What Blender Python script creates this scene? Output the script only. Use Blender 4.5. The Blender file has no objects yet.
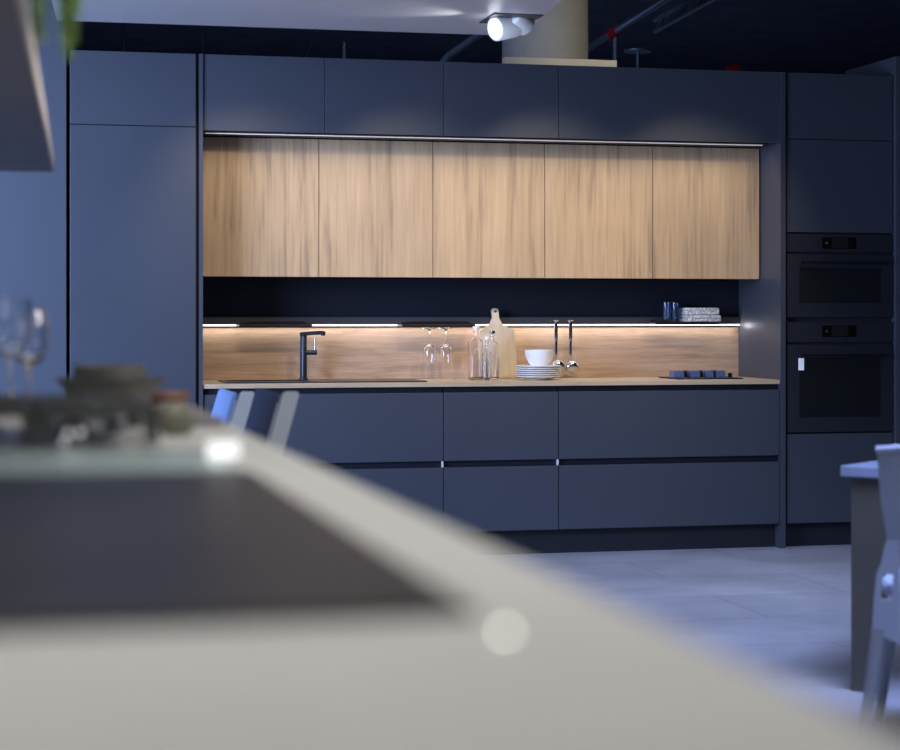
import bpy, bmesh, math, random
from mathutils import Vector, Matrix
random.seed(7)
scn = bpy.context.scene
COL = scn.collection
PI = math.pi

# ------------------------------------------------------------------ camera geometry
F = 1920.0                       # focal length in pixels of the 900 px frame
YAW = math.radians(13.19)
EYE = 1.20
FWD = Vector((math.sin(YAW), math.cos(YAW), 0))
RGT = Vector((math.cos(YAW), -math.sin(YAW), 0))
def ray(u, v): return FWD + RGT*((u-450)/F) + Vector((0, 0, (318-v)/F))
def atY(u, v, Y):
    d = ray(u, v); t = Y/d.y
    return Vector((d.x*t, Y, EYE + d.z*t))
def atZ(u, v, Z):
    d = ray(u, v); t = (Z-EYE)/d.z
    return Vector((d.x*t, d.y*t, Z))
def XY(u, Y): return atY(u, 318, Y).x
def ZY(u, v, Y): return atY(u, v, Y).z

# ------------------------------------------------------------------ materials
def _mat(name):
    m = bpy.data.materials.new(name); m.use_nodes = True
    nt = m.node_tree; b = nt.nodes['Principled BSDF']
    return m, nt, b
def plain(name, col, rough=.5, metal=0, var=.06, scale=6, bump=0.0, spec=.5, **kw):
    m, nt, b = _mat(name)
    N = nt.nodes; L = nt.links
    g = N.new('ShaderNodeNewGeometry'); n = N.new('ShaderNodeTexNoise')
    n.inputs['Scale'].default_value = scale; n.inputs['Detail'].default_value = 4
    L.new(g.outputs['Position'], n.inputs['Vector'])
    r = N.new('ShaderNodeValToRGB')
    r.color_ramp.elements[0].position = .3; r.color_ramp.elements[1].position = .7
    r.color_ramp.elements[0].color = (*[c*(1-var) for c in col], 1)
    r.color_ramp.elements[1].color = (*[min(1, c*(1+var)) for c in col], 1)
    L.new(n.outputs['Fac'], r.inputs['Fac']); L.new(r.outputs['Color'], b.inputs['Base Color'])
    b.inputs['Roughness'].default_value = rough; b.inputs['Metallic'].default_value = metal
    b.inputs['Specular IOR Level'].default_value = spec
    if bump:
        n2 = N.new('ShaderNodeTexNoise'); n2.inputs['Scale'].default_value = scale*30
        L.new(g.outputs['Position'], n2.inputs['Vector'])
        bp = N.new('ShaderNodeBump'); bp.inputs['Strength'].default_value = bump; bp.inputs['Distance'].default_value = .002
        L.new(n2.outputs['Fac'], bp.inputs['Height']); L.new(bp.outputs['Normal'], b.inputs['Normal'])
    for k, v in kw.items(): b.inputs[k.replace('_', ' ')].default_value = v
    return m
def wood(name, axis, light, mid, dark, rough=.5):
    m, nt, b = _mat(name); N = nt.nodes; L = nt.links
    g = N.new('ShaderNodeNewGeometry')
    def mp(s):
        q = N.new('ShaderNodeMapping'); q.inputs['Scale'].default_value = s
        L.new(g.outputs['Position'], q.inputs['Vector']); return q
    lo = .65 if axis == 'z' else 1.8; hi = 13 if axis == 'z' else 30
    s1 = (hi, hi, lo) if axis == 'z' else (lo, hi, hi)
    s2 = tuple(v*5 for v in s1)
    a = N.new('ShaderNodeTexNoise'); a.inputs['Scale'].default_value = 1; a.inputs['Detail'].default_value = 5; a.inputs['Roughness'].default_value = .6
    a.inputs['Distortion'].default_value = .5
    c = N.new('ShaderNodeTexNoise'); c.inputs['Scale'].default_value = 1; c.inputs['Detail'].default_value = 8
    k = N.new('ShaderNodeTexNoise'); k.inputs['Scale'].default_value = 1; k.inputs['Detail'].default_value = 2
    L.new(mp(s1).outputs[0], a.inputs['Vector']); L.new(mp(s2).outputs[0], c.inputs['Vector'])
    s3 = (4.0, 4, 1.6) if axis == 'z' else (2.2, 4, 9)
    L.new(mp(s3).outputs[0], k.inputs['Vector'])
    mx = N.new('ShaderNodeMix'); mx.data_type = 'FLOAT'; mx.inputs[0].default_value = .42
    L.new(a.outputs['Fac'], mx.inputs[2]); L.new(c.outputs['Fac'], mx.inputs[3])
    mx2 = N.new('ShaderNodeMix'); mx2.data_type = 'FLOAT'; mx2.inputs[0].default_value = .22
    L.new(mx.outputs[0], mx2.inputs[2]); L.new(k.outputs['Fac'], mx2.inputs[3])
    r = N.new('ShaderNodeValToRGB'); e = r.color_ramp.elements
    e[0].position = .36; e[0].color = (*dark, 1); e[1].position = .62; e[1].color = (*light, 1)
    q = e.new(.47); q.color = (*mid, 1)
    L.new(mx2.outputs[0], r.inputs['Fac']); L.new(r.outputs['Color'], b.inputs['Base Color'])
    b.inputs['Roughness'].default_value = rough
    return m
def glass(name, col=(1, 1, 1), rough=.0, ior=1.45):
    m, nt, b = _mat(name)
    b.inputs['Base Color'].default_value = (*col, 1); b.inputs['Roughness'].default_value = rough
    b.inputs['Transmission Weight'].default_value = 1; b.inputs['IOR'].default_value = ior
    return m
def emit(name, col, s):
    m, nt, b = _mat(name)
    b.inputs['Base Color'].default_value = (*col, 1)
    b.inputs['Emission Color'].default_value = (*col, 1); b.inputs['Emission Strength'].default_value = s
    return m
def floor_mat():
    m, nt, b = _mat('polished_concrete_tiles'); N = nt.nodes; L = nt.links
    g = N.new('ShaderNodeNewGeometry')
    n = N.new('ShaderNodeTexNoise'); n.inputs['Scale'].default_value = 1.6; n.inputs['Detail'].default_value = 9; n.inputs['Roughness'].default_value = .65
    L.new(g.outputs['Position'], n.inputs['Vector'])
    r = N.new('ShaderNodeValToRGB'); r.color_ramp.elements[0].position = .3; r.color_ramp.elements[1].position = .7
    r.color_ramp.elements[0].color = (.28, .29, .33, 1); r.color_ramp.elements[1].color = (.46, .47, .52, 1)
    L.new(n.outputs['Fac'], r.inputs['Fac'])
    bk = N.new('ShaderNodeTexBrick'); bk.offset = .5; bk.inputs['Scale'].default_value = 1
    bk.inputs['Mortar Size'].default_value = .004; bk.inputs['Brick Width'].default_value = 1.2; bk.inputs['Row Height'].default_value = .6
    bk.inputs['Color1'].default_value = (1, 1, 1, 1); bk.inputs['Color2'].default_value = (.93, .93, .93, 1); bk.inputs['Mortar'].default_value = (.62, .62, .62, 1)
    L.new(g.outputs['Position'], bk.inputs['Vector'])
    x = N.new('ShaderNodeMix'); x.data_type = 'RGBA'; x.blend_type = 'MULTIPLY'; x.inputs[0].default_value = 1
    L.new(r.outputs['Color'], x.inputs[6]); L.new(bk.outputs['Color'], x.inputs[7])
    L.new(x.outputs[2], b.inputs['Base Color'])
    b.inputs['Roughness'].default_value = .45
    return m
def towel_mat():
    m, nt, b = _mat('woven_cloth'); N = nt.nodes; L = nt.links
    g = N.new('ShaderNodeNewGeometry'); v = N.new('ShaderNodeTexNoise'); v.inputs['Scale'].default_value = 90; v.inputs['Detail'].default_value = 3
    L.new(g.outputs['Position'], v.inputs['Vector'])
    r = N.new('ShaderNodeValToRGB'); r.color_ramp.elements[0].position = .44; r.color_ramp.elements[1].position = .54
    r.color_ramp.elements[0].color = (.46, .46, .47, 1); r.color_ramp.elements[1].color = (.85, .84, .8, 1)
    L.new(v.outputs['Fac'], r.inputs['Fac']); L.new(r.outputs['Color'], b.inputs['Base Color']); b.inputs['Roughness'].default_value = .9
    return m

M = dict(
    cab=plain('matt_navy_lacquer', (.056, .063, .078), .42, bump=.02, var=.04, scale=2),
    cabdark=plain('dark_recess', (.012, .013, .018), .6),
    carcass=plain('cabinet_carcass', (.03, .034, .045), .5),
    blackpanel=plain('black_back_panel', (.012, .014, .022), .55, scale=2, spec=.3),
    wood=wood('oak_vertical_grain', 'z', (.64, .44, .245), (.52, .35, .19), (.30, .20, .12)),
    woodh=wood('oak_horizontal_grain', 'x', (.55, .385, .26), (.44, .30, .20), (.31, .21, .14)),
    worktop=wood('oak_worktop', 'x', (.66, .50, .31), (.56, .42, .25), (.44, .32, .19), .5),
    led=emit('warm_white_light_strip', (1, .95, .93), 2.6),
    ledsoft=emit('dim_light_strip', (1, .95, .92), .3),
    profile=plain('dark_metal_profile', (.07, .045, .035), .4, .8),
    blackmetal=plain('black_metal', (.018, .019, .024), .38, .6),
    anthracite=plain('anthracite_tap_metal', (.055, .06, .075), .35, .7),
    steel=plain('polished_steel', (.62, .62, .64), .14, 1, var=.03),
    brushed=plain('brushed_steel', (.52, .52, .53), .32, 1, var=.05),
    ovenface=plain('oven_black_steel', (.030, .031, .038), .33, .2),
    ovenglass=plain('oven_black_glass', (.014, .016, .015), .08),
    display=plain('display_glass', (.018, .018, .016), .1),
    displaydark=plain('display_dark', (.004, .004, .004), .1),
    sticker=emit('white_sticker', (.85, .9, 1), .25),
    ceramic=plain('white_ceramic', (.88, .88, .86), .28, var=.02),
    board=wood('pale_maple', 'z', (.80, .66, .46), (.72, .57, .39), (.62, .48, .32)),
    glass=glass('clear_glass'),
    blueglass=glass('blue_glass', (.62, .76, .96), .02),
    towel=towel_mat(),
    bluegrey=plain('blue_grey_support', (.10, .14, .27), .3),  # even blue-grey colour for the pan support blocks
    island=plain('cream_stone_worktop', (.60, .595, .57), .6, spec=.25, var=.03, scale=12),
    islandbody=plain('island_body', (.10, .105, .12), .5),
    hob=plain('black_ceramic_glass', (.034, .031, .027), .33, var=.25, scale=3),
    tealglass=plain('pale_teal_glass', (.42, .51, .49), .25, var=.05),
    castiron=plain('cast_iron', (.07, .073, .072), .5, .1),
    stoneware=plain('dark_stoneware', (.125, .125, .12), .4, var=.2, scale=20),
    brownwood=plain('brown_leather', (.16, .085, .06), .5),
    slate=plain('grey_cloth', (.25, .235, .24), .6),
    olive=plain('olive_ceramic', (.22, .22, .16), .5),
    card=emit('glowing_white_card', (1, 1, 1), .8),  # glow of its own keeps the card bright
    concrete=plain('concrete_column', (.40, .38, .33), .8, var=.18, scale=3, bump=.2),
    creamboard=plain('cream_board', (.80, .70, .50), .6),
    canopy=plain('white_ceiling_paint', (.62, .60, .58), .35, var=.02),
    ceiling=plain('black_ceiling', (.035, .045, .085), .8, var=.3),
    pipe=plain('galvanised_pipe', (.16, .20, .26), .45, .5),
    red=plain('red_coupling', (.55, .02, .03), .4),
    whiteplastic=plain('white_plastic', (.70, .72, .68), .4, var=.02),
    chairshell=plain('pale_blue_plastic', (.55, .61, .76), .42, var=.03),
    chairleg=plain('pale_grey_leg', (.40, .42, .45), .5),
    stoolblue=plain('blue_upholstery', (.26, .38, .64), .6),
    stooldark=plain('slate_blue_upholstery', (.06, .08, .14), .6),
    tabletop=plain('blue_grey_tabletop', (.26, .30, .40), .4),
    tableleg=plain('dark_grey_table_leg', (.095, .085, .07), .6),
    shelfwood=plain('grey_brown_shelf', (.19, .15, .12), .45, var=.12, scale=4),
    shelfedge=plain('pale_shelf_edge', (.80, .72, .68), .5),
    leaf=plain('fern_green', (.50, .70, .24), .5, var=.35, scale=30),
    pot=plain('grey_plant_pot', (.3, .3, .3), .6),
    wallblue=plain('blue_grey_wall', (.062, .072, .088), .5, scale=1),
    walldark=plain('black_wall', (.035, .045, .085), .8),
    palewall=plain('pale_grey_wall', (.10, .10, .115), .7),
    floor=floor_mat(),
    lampwhite=plain('white_lamp_metal', (.75, .77, .82), .35),
    lampface=emit('lamp_lens', (1, .98, .95), 2.2),
    bead_glow=emit('highlight_bead', (1, .97, .9), 9),  # glow painted for a highlight on the stone, no lamp there
)

# ------------------------------------------------------------------ mesh helpers
def box(bm, x0, x1, y0, y1, z0, z1, bev=0.0):
    if x0 > x1: x0, x1 = x1, x0
    if y0 > y1: y0, y1 = y1, y0
    r = bmesh.ops.create_cube(bm, size=1)
    for v in r['verts']:
        v.co = Vector(((x0+x1)/2+v.co.x*(x1-x0), (y0+y1)/2+v.co.y*(y1-y0), (z0+z1)/2+v.co.z*(z1-z0)))
    if bev:
        es = {e for v in r['verts'] for e in v.link_edges}
        bmesh.ops.bevel(bm, geom=list(es), offset=bev, segments=2, affect='EDGES', profile=.5)
    return bm
def B(*a, **k): return box(bmesh.new(), *a, **k)
def lathe(bm, prof, cx=0, cy=0, cz=0, n=40, closed=False):
    rings = []
    for r, z in prof:
        if r < 1e-6: rings.append([bm.verts.new((cx, cy, cz+z))])
        else: rings.append([bm.verts.new((cx+r*math.cos(2*PI*i/n), cy+r*math.sin(2*PI*i/n), cz+z)) for i in range(n)])
    pr = list(zip(rings, rings[1:]))
    if closed: pr.append((rings[-1], rings[0]))
    for a, b in pr:
        if len(a) == 1 and len(b) == 1: continue
        for i in range(n):
            j = (i+1) % n
            if len(a) == 1: bm.faces.new((a[0], b[j], b[i]))
            elif len(b) == 1: bm.faces.new((a[i], a[j], b[0]))
            else: bm.faces.new((a[i], a[j], b[j], b[i]))
    return bm
def tube(bm, pts, r, n=12, cap=True):
    pts = [Vector(p) for p in pts]; rs = r if isinstance(r, (list, tuple)) else [r]*len(pts)
    rings = []; up = None
    for i, p in enumerate(pts):
        t = (pts[min(i+1, len(pts)-1)]-pts[max(i-1, 0)]).normalized()
        if up is None: up = t.orthogonal().normalized()
        up = (up - t*up.dot(t)).normalized(); s = t.cross(up)
        rings.append([bm.verts.new(p + (up*math.cos(2*PI*k/n)+s*math.sin(2*PI*k/n))*rs[i]) for k in range(n)])
    for a, b in zip(rings, rings[1:]):
        for k in range(n): bm.faces.new((a[k], a[(k+1) % n], b[(k+1) % n], b[k]))
    if cap: bm.faces.new(rings[0][::-1]); bm.faces.new(rings[-1])
    return bm
def prism(bm, poly, axis, a, b, bev=0):
    """extrude a 2D polygon along axis ('x','y','z') from a to b"""
    def mk(p, t):
        return {'x': (t, p[0], p[1]), 'y': (p[0], t, p[1]), 'z': (p[0], p[1], t)}[axis]
    A = [bm.verts.new(mk(p, a)) for p in poly]; Bv = [bm.verts.new(mk(p, b)) for p in poly]
    bm.faces.new(A); bm.faces.new(Bv[::-1])
    n = len(poly)
    for i in range(n): bm.faces.new((A[i], Bv[i], Bv[(i+1) % n], A[(i+1) % n]))
    if bev: bmesh.ops.bevel(bm, geom=list({e for v in A+Bv for e in v.link_edges}), offset=bev, segments=2, affect='EDGES')
    return bm
def wloc(o):
    v = Vector((0, 0, 0))
    while o: v = v + o.location; o = o.parent
    return v
def props(o, label=None, cat=None, group=None, kind=None):
    if label: o['label'] = label
    if cat: o['category'] = cat
    if group: o['group'] = group
    if kind: o['kind'] = kind
    return o
def obj(name, bm, mat, parent=None, smooth=False, label=None, cat=None, group=None, kind=None, loc=None):
    """bm in world coordinates (or in the parent's own frame when the parent sits at the origin)"""
    bmesh.ops.recalc_face_normals(bm, faces=bm.faces)
    me = bpy.data.meshes.new(name)
    if parent is None and loc is None:
        xs = [v.co for v in bm.verts]
        loc = Vector(((min(v.x for v in xs)+max(v.x for v in xs))/2, (min(v.y for v in xs)+max(v.y for v in xs))/2, min(v.z for v in xs)))
    off = wloc(parent) if parent else loc
    for v in bm.verts: v.co -= off
    bm.to_mesh(me); bm.free(); me.materials.append(M[mat])
    if smooth:
        for p in me.polygons: p.use_smooth = True
        me.set_sharp_from_angle(angle=math.radians(40))
    o = bpy.data.objects.new(name, me); COL.objects.link(o)
    if parent: o.parent = parent
    else: o.location = off
    return props(o, label, cat, group, kind)
def thing(name, label, cat, loc, group=None):
    o = bpy.data.objects.new(name, None); COL.objects.link(o); o.location = loc; o.empty_display_size = .1
    return props(o, label, cat, group)
def dup(root, loc, label=None, rotz=None, scale=None):
    r = root.copy(); COL.objects.link(r); r.location = loc
    if label: r['label'] = label
    if rotz is not None: r.rotation_euler = (0, 0, rotz)
    if scale: r.scale = (scale, scale, scale)
    for ch in list(root.children):
        c = ch.copy(); COL.objects.link(c); c.parent = r
        for g in list(ch.children):
            d = g.copy(); COL.objects.link(d); d.parent = c
    return r
def struct(name, bm, mat): return obj(name, bm, mat, kind='structure')

# ------------------------------------------------------------------ setting
YF = 9.36                                  # door fronts of the kitchen run
X0, X1, X2, X3, X4, X5, X6 = .326, .926, .96, 1.56, 2.16, 2.76, 3.96
ZT = 2.483
CH = 3.4
struct('floor', B(-5, 9, -2.5, 18, -.05, 0), 'floor')
struct('ceiling', B(-5, 9, -2.5, 18, CH, CH+.05), 'ceiling')
struct('wall_back', B(-5, 9, 18, 18.1, 0, CH), 'walldark')
struct('wall_left', B(-5.1, -5, -2.5, 18, 0, CH), 'walldark')
struct('wall_right', B(9, 9.1, -2.5, 18, 0, CH), 'walldark')
struct('wall_left_blue', B(-3.0, .308, YF-.004, YF+.6, 0, CH), 'wallblue').name = 'wall_partition'
# suspended white canopy
A_ = atZ(57, 20.5, 2.56); B_ = atZ(519, 36, 2.56); D_ = atZ(562, 0, 2.56)
dirr = (D_-B_); C_ = B_ + dirr*3.4
struct('trim_1', prism(bmesh.new(), [(A_.x, A_.y), (B_.x, B_.y), (C_.x, C_.y), (A_.x-.25, C_.y)], 'z', 2.56, 2.60), 'canopy').name = 'ceiling_canopy'

# ------------------------------------------------------------------ tall cabinet, left
t = thing('tall_cabinet', 'tall navy cabinet at the left end of the kitchen run', 'cabinet', (.626, YF+.3, 0))
obj('carcass', B(X0+.004, X1, YF+.022, YF+.6, .10, ZT-.003), 'carcass', t)
zs = ZY(133, 125.5, YF)
d = obj('door', B(X0, X1, YF, YF+.02, .128, zs-.002, bev=.0015), 'cab', t)
d = obj('door', B(X0, X1, YF, YF+.02, zs+.002, ZT, bev=.0015), 'cab', t)
obj('plinth', B(X0, X1, YF+.05, YF+.07, 0, .10), 'cabdark', t)
obj('end_panel', B(.941, X2-.001, YF-.012, YF+.6, 0, ZT), 'cab', label='slim navy upright panel between the tall left cabinet and the oak-lined niche', cat='panel')
obj('filler_strip', B(.927, .940, YF+.03, YF+.6, 0, ZT-.01), 'cabdark', label='black shadow gap strip beside the tall left cabinet', cat='filler strip')

# ------------------------------------------------------------------ top row of wall cabinets
ZU = 2.113
rows = [(X2, X3, 'leftmost and lightest of the four dark top cabinets'), (X3, X4, 'second dark top cabinet from the left, above the oak doors'),
        (X4, X5, 'third dark top cabinet from the left, its right corner under the concrete column'), (X5, X6, 'widest dark top cabinet, at the right end of the row')]
for a, b, lb in rows:
    t = thing('top_cabinet', lb, 'cabinet', ((a+b)/2, YF+.3, ZU), 'dark top cabinets')
    obj('carcass', B(a+.001, b-.001, YF+.022, YF+.56, ZU+.004, ZT-.003), 'carcass', t)
    obj('door', B(a+.0015, b-.0015, YF, YF+.02, ZU, ZT, bev=.0012), 'cab', t)
# light strip under the top cabinets
t = thing('light_strip', 'long light strip in a dark profile under the top cabinets, above the oak doors', 'light strip', (2.46, YF+.05, ZU-.02))
obj('profile', B(X2+.002, X6-.05, YF+.03, YF+.21, ZU-.006, ZU+.0035), 'profile', t)
obj('diffuser', B(X2+.02, X6-.07, YF+.06, YF+.07, ZU-.010, ZU-.0065), 'ledsoft', t)

# ------------------------------------------------------------------ oak wall cabinets
YW, ZW = 9.62, 1.408
bx_ = [X2, 1.573, 2.165, 2.762, 3.354, 3.955]
wl = ['leftmost oak wall cabinet, beside the slim navy upright panel', 'second oak wall cabinet from the left, above the black tap',
      'middle oak wall cabinet, above the hanging wine glasses', 'fourth oak wall cabinet from the left, above the white plates', 'rightmost oak wall cabinet, beside the dark niche side panel']
for i in range(5):
    a, b = bx_[i], bx_[i+1]
    t = thing('wall_cabinet', wl[i], 'cabinet', ((a+b)/2, YW+.15, ZW), 'oak wall cabinets')
    obj('carcass', B(a+.001, b-.001, YW+.022, 9.925, ZW+.004, ZU-.01), 'carcass', t)
    obj('door', B(a+.0018, b-.0018, YW, YW+.02, ZW, ZU-.008, bev=.0012), 'wood', t)

# niche side, back panel, backsplash
obj('end_panel', B(X6+.0005, X6+.028, YF-.012, 9.95, 0, ZT), 'cab', label='dark upright side panel right of the oak niche, lit by the light strip', cat='panel')
YB = 9.93
ZL = ZY(480, 325.3, YB)
obj('back_panel', B(X2+.001, X6-.001, YB, YB+.02, ZL+.01, ZW-.002), 'blackpanel', label='black glossy back panel between oak cabinets and light strip', cat='panel')
obj('backsplash', B(X2+.001, X6-.001, YB, YB+.02, .8795, ZL-.012), 'woodh', label='oak backsplash with horizontal grain behind the worktop', cat='backsplash')
t = thing('wall_light_strip', 'thin glowing light strip along the top of the oak backsplash', 'light strip', (2.46, YB, ZL))
obj('rail', B(X2+.002, X6-.002, YB-.022, YB-.001, ZL+.007, ZL+.045, bev=.002), 'carcass', t)
obj('diffuser', B(X2+.003, X6-.003, YB-.020, YB-.002, ZL-.003, ZL+.005), 'led', t)

# ------------------------------------------------------------------ base cabinets
ZC = .878
t = thing('worktop', 'thin oak worktop on the dark drawer cabinets', 'worktop', (2.46, 9.65, .856))
obj('slab', B(X2+.001, X6-.001, YF-.005, YB+.02, .856, ZC, bev=.0015), 'worktop', t)
dl = [(X2, X4, 'wide dark drawer cabinet under the black tap'), (X4, X5, 'narrow dark drawer cabinet under the bottles, middle of three'), (X5, X6, 'wide dark drawer cabinet beside the ovens')]
for a, b, lb in dl:
    t = thing('base_cabinet', lb, 'cabinet', ((a+b)/2, YF+.3, 0), 'dark drawer base cabinets')
    obj('carcass', B(a+.001, b-.001, YF+.045, YF+.56, .127, .855), 'cabdark', t)
    obj('drawer', B(a+.002, b-.002, YF, YF+.02, .484, .826, bev=.0015), 'cab', t)
    obj('drawer', B(a+.002, b-.002, YF, YF+.02, .127, .451, bev=.0015), 'cab', t)
    obj('grip_rail', B(a+.003, b-.003, YF+.025, YF+.043, .451, .484), 'blackpanel', t)
    obj('grip_rail', B(a+.003, b-.003, YF+.025, YF+.043, .826, .855), 'blackpanel', t)
    if b < X6: obj('end_clip', B(b-.007, b+.0005, YF+.002, YF+.022, .4525, .4825), 'whiteplastic', t, label='small pale metal clip')
obj('plinth', B(X2+.001, 4.60, YF+.06, YF+.08, 0, .126), 'cabdark', label='black recessed plinth along the bottom of the kitchen run', cat='plinth')

# ------------------------------------------------------------------ oven column
OX0, OX1 = 4.003, 4.60
um = 840
def zv(v): return ZY(um, v, YF)
t = thing('oven_cabinet', 'tall dark cabinet at the right end holding the two ovens', 'cabinet', (4.3, YF+.3, 0))
obj('carcass', B(OX0, OX1, YF+.03, YF+.58, .127, ZT-.004), 'carcass', t)
obj('door', B(OX0, OX1, YF, YF+.02, zv(140)+.002, ZT, bev=.0015), 'cab', t)
obj('door', B(OX0, OX1, YF, YF+.02, zv(232.5), zv(140)-.002, bev=.0015), 'cab', t)
obj('drawer', B(OX0, OX1, YF, YF+.02, .127, zv(433.5), bev=.0015), 'cab', t)
def XF(u): return XY(u, YF)
def oven(name, label, vt, vb, vp, win, tall):
    t = thing(name, label, 'oven', (4.3, YF, zv(vb)))
    obj('housing', B(OX0+.004, OX1-.004, YF+.012, YF+.029, zv(vb)+.002, zv(vt)-.002), 'cabdark', t)
    p = obj('control_panel', B(OX0, OX1, YF-.002, YF+.010, zv(vp-1), zv(vt)-.001, bev=.002), 'ovenface', t)
    zc0, zc1 = zv(vt+15), zv(vt+3.5)
    dd = obj('display', B(XF(822), XF(856), YF-.0035, YF-.0021, zc0, zc1), 'displaydark', p)
    obj('screen', B(XF(831.5), XF(848), YF-.0045, YF-.0036, zc0+.003, zc1-.003), 'display', p)
    kn = B(XF(825.3), XF(827.3), YF-.0046, YF-.0036, (zc0+zc1)/2-.006, (zc0+zc1)/2+.006, bev=.001)
    obj('touch_key', kn, 'brushed', p)
    # small grey maker's mark, a short line of tiny strokes
    mk = bmesh.new(); zm = (zc0+zc1)/2
    for k in range(4): box(mk, XF(796)+k*.006, XF(796)+k*.006+.0042, YF-.0028, YF-.0021, zm-.003, zm+.003)
    obj('logo', mk, 'profile', p)
    dr = obj('door', B(OX0, OX1, YF-.004, YF+.010, zv(vb)+.004, zv(vp+1.5), bev=.003), 'ovenface', t)
    x0, x1, v0, v1 = win
    obj('window', B(XF(x0), XF(x1), YF-.0052, YF-.0041, zv(v1), zv(v0)), 'ovenglass', dr)
    zh = zv(vp+(10 if not tall else 12)); h = bmesh.new()
    box(h, XF(797), XF(885)+.0, YF-.048, YF-.034, zh-.006, zh+.006, bev=.003)
    for x in (XF(800), XF(880)): box(h, x, x+.014, YF-.036, YF-.0042, zh-.005, zh+.005, bev=.001)
    obj('handle', h, 'blackmetal', dr, label='black bar handle')
    return t, dr
o1, _ = oven('compact_oven', 'upper black built-in oven with a low wide window', 234, 318, 253, (799, 880, 268, 303), False)
o2, dr = oven('oven', 'lower black built-in oven with a white sticker on its door', 322, 432.5, 343, (799, 880, 357, 417), True)
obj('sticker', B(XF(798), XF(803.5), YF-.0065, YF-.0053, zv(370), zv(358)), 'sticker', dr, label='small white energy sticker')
# side wall right of the ovens
pw = bmesh.new()
struct('wall_right_stub', box(pw, 4.606, 4.70, YF-.03, 9.96, 0, ZY(893, 57, YF)), 'wallblue')
struct('w', prism(bmesh.new(), [(XY(856, 10.1), ZT-.1), (XY(893, 10.1), ZT-.1), (XY(896, 10.1), ZY(893, 56, 10.1)), (XY(893, 10.1), ZY(893, 57, 10.1)), (XY(856, 10.1), ZY(856, 76, 10.1))], 'y', 10.1, 10.12), 'palewall').name = 'trim_1'

# ------------------------------------------------------------------ things on the worktop
YM = 9.66
# sink
sx0, sx1 = XY(222, 9.6), XY(420, 9.6)
sk = thing('sink', 'flat black inset sink let into the worktop below the tap', 'sink', ((sx0+sx1)/2, 9.63, ZC))
s = bmesh.new(); z0, z1 = ZC+.0005, ZC+.006
y0, y1 = 9.43, 9.80; bw = (sx0+.42)
box(s, sx0, sx0+.03, y0, y1, z0, z1); box(s, bw, sx1, y0, y1, z0, z1); box(s, sx0+.03, bw, y0, y0+.03, z0, z1); box(s, sx0+.03, bw, y1-.06, y1, z0, z1)
obj('rim', s, 'anthracite', sk)
obj('basin', B(sx0+.03, bw, y0+.03, y1-.06, z0, z0+.001), 'blackmetal', sk)
# tap
c = atY(303.5, 380, 9.77); c.z = ZC+.0065
tp = thing('tap', 'black single-lever kitchen tap standing behind the sink', 'tap', c)
zt = ZY(303, 334, 9.77)
g = bmesh.new(); lathe(g, [(0, 0), (.024, 0), (.024, .006), (.018, .008), (.018, zt-c.z-.004), (.016, zt-c.z), (0, zt-c.z)], *c)
obj('body', g, 'anthracite', tp, True)
g = tube(bmesh.new(), [c+Vector((-.014, 0, zt-c.z-.002)), c+Vector((.02, -.03, zt-c.z+.003)), c+Vector((.085, -.10, zt-c.z+.008))], [.011, .010, .010])
sp = obj('spout', g, 'anthracite', tp, True)
e = c+Vector((.085, -.10, zt-c.z+.006))
obj('nozzle', lathe(bmesh.new(), [(0, -.014), (.011, -.014), (.013, 0), (.013, .008), (0, .008)], *e), 'blackmetal', sp, True)
zl = ZY(303, 352.5, 9.77)
hv = obj('valve', tube(bmesh.new(), [(c.x+.01, c.y-.005, zl), (c.x+.068, c.y-.01, zl)], .013, 16), 'anthracite', tp, True)
obj('lever', tube(bmesh.new(), [(c.x+.058, c.y-.01, zl+.012), (c.x+.058, c.y-.01, zl+.075)], .0042), 'steel', hv, True)

# hanging rail shelves
def rail_shelf(u0, u1, label, up=0, tray=True):
    x0, x1 = XY(u0, 9.78), XY(u1, 9.78); zb = ZL+up
    t = thing('rail_shelf', label, 'shelf', ((x0+x1)/2, 9.84, zb))
    obj('board', B(x0, x1, 9.775, YB-.024, zb-.006, zb+.006, bev=.002), 'blackmetal', t)
    if tray: obj('tray', prism(bmesh.new(), [(x0+.01, zb+.0062), (x1-.01, zb+.0062), (x1-.045, zb+.021), (x0+.06, zb+.021)], 'y', 9.80, YB-.045), 'blackmetal', t)
    lip = bmesh.new(); box(lip, x0, x1, 9.770, 9.7745, zb-.010, zb+.004)
    obj('lip', lip, 'profile', t)
    for x in (x0+.03, x1-.03):
        obj('hook', B(x-.010, x+.010, YB-.04, YB-.0225, zb+.007, zb+.018, bev=.002), 'blackmetal', t)
    return t, x0, x1, zb
rail_shelf(239, 312, 'empty black rail shelf above the tap')
# items lying on this shelf: a low tray shape
tt, gx0, gx1, gz = rail_shelf(402, 475, 'black rail shelf from which two wine glasses hang')
rk = bmesh.new()
for u in (429.5, 446):
    xx = XY(u, 9.81)
    for dx in (-.017, .017): tube(rk, [(xx+dx, 9.775, gz-.016), (xx+dx, 9.90, gz-.016)], .003, 8)
    for dx in (-.017, .017):
        for yy in (9.785, 9.89): tube(rk, [(xx+dx, yy, gz-.016), (xx+dx, yy, gz-.0062)], .0025, 8)
obj('glass_holder', rk, 'steel', tt, True)
ts, _, _, sz = rail_shelf(655, 718, 'black rail shelf carrying two blue tumblers and folded cloths', .013, False)

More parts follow.
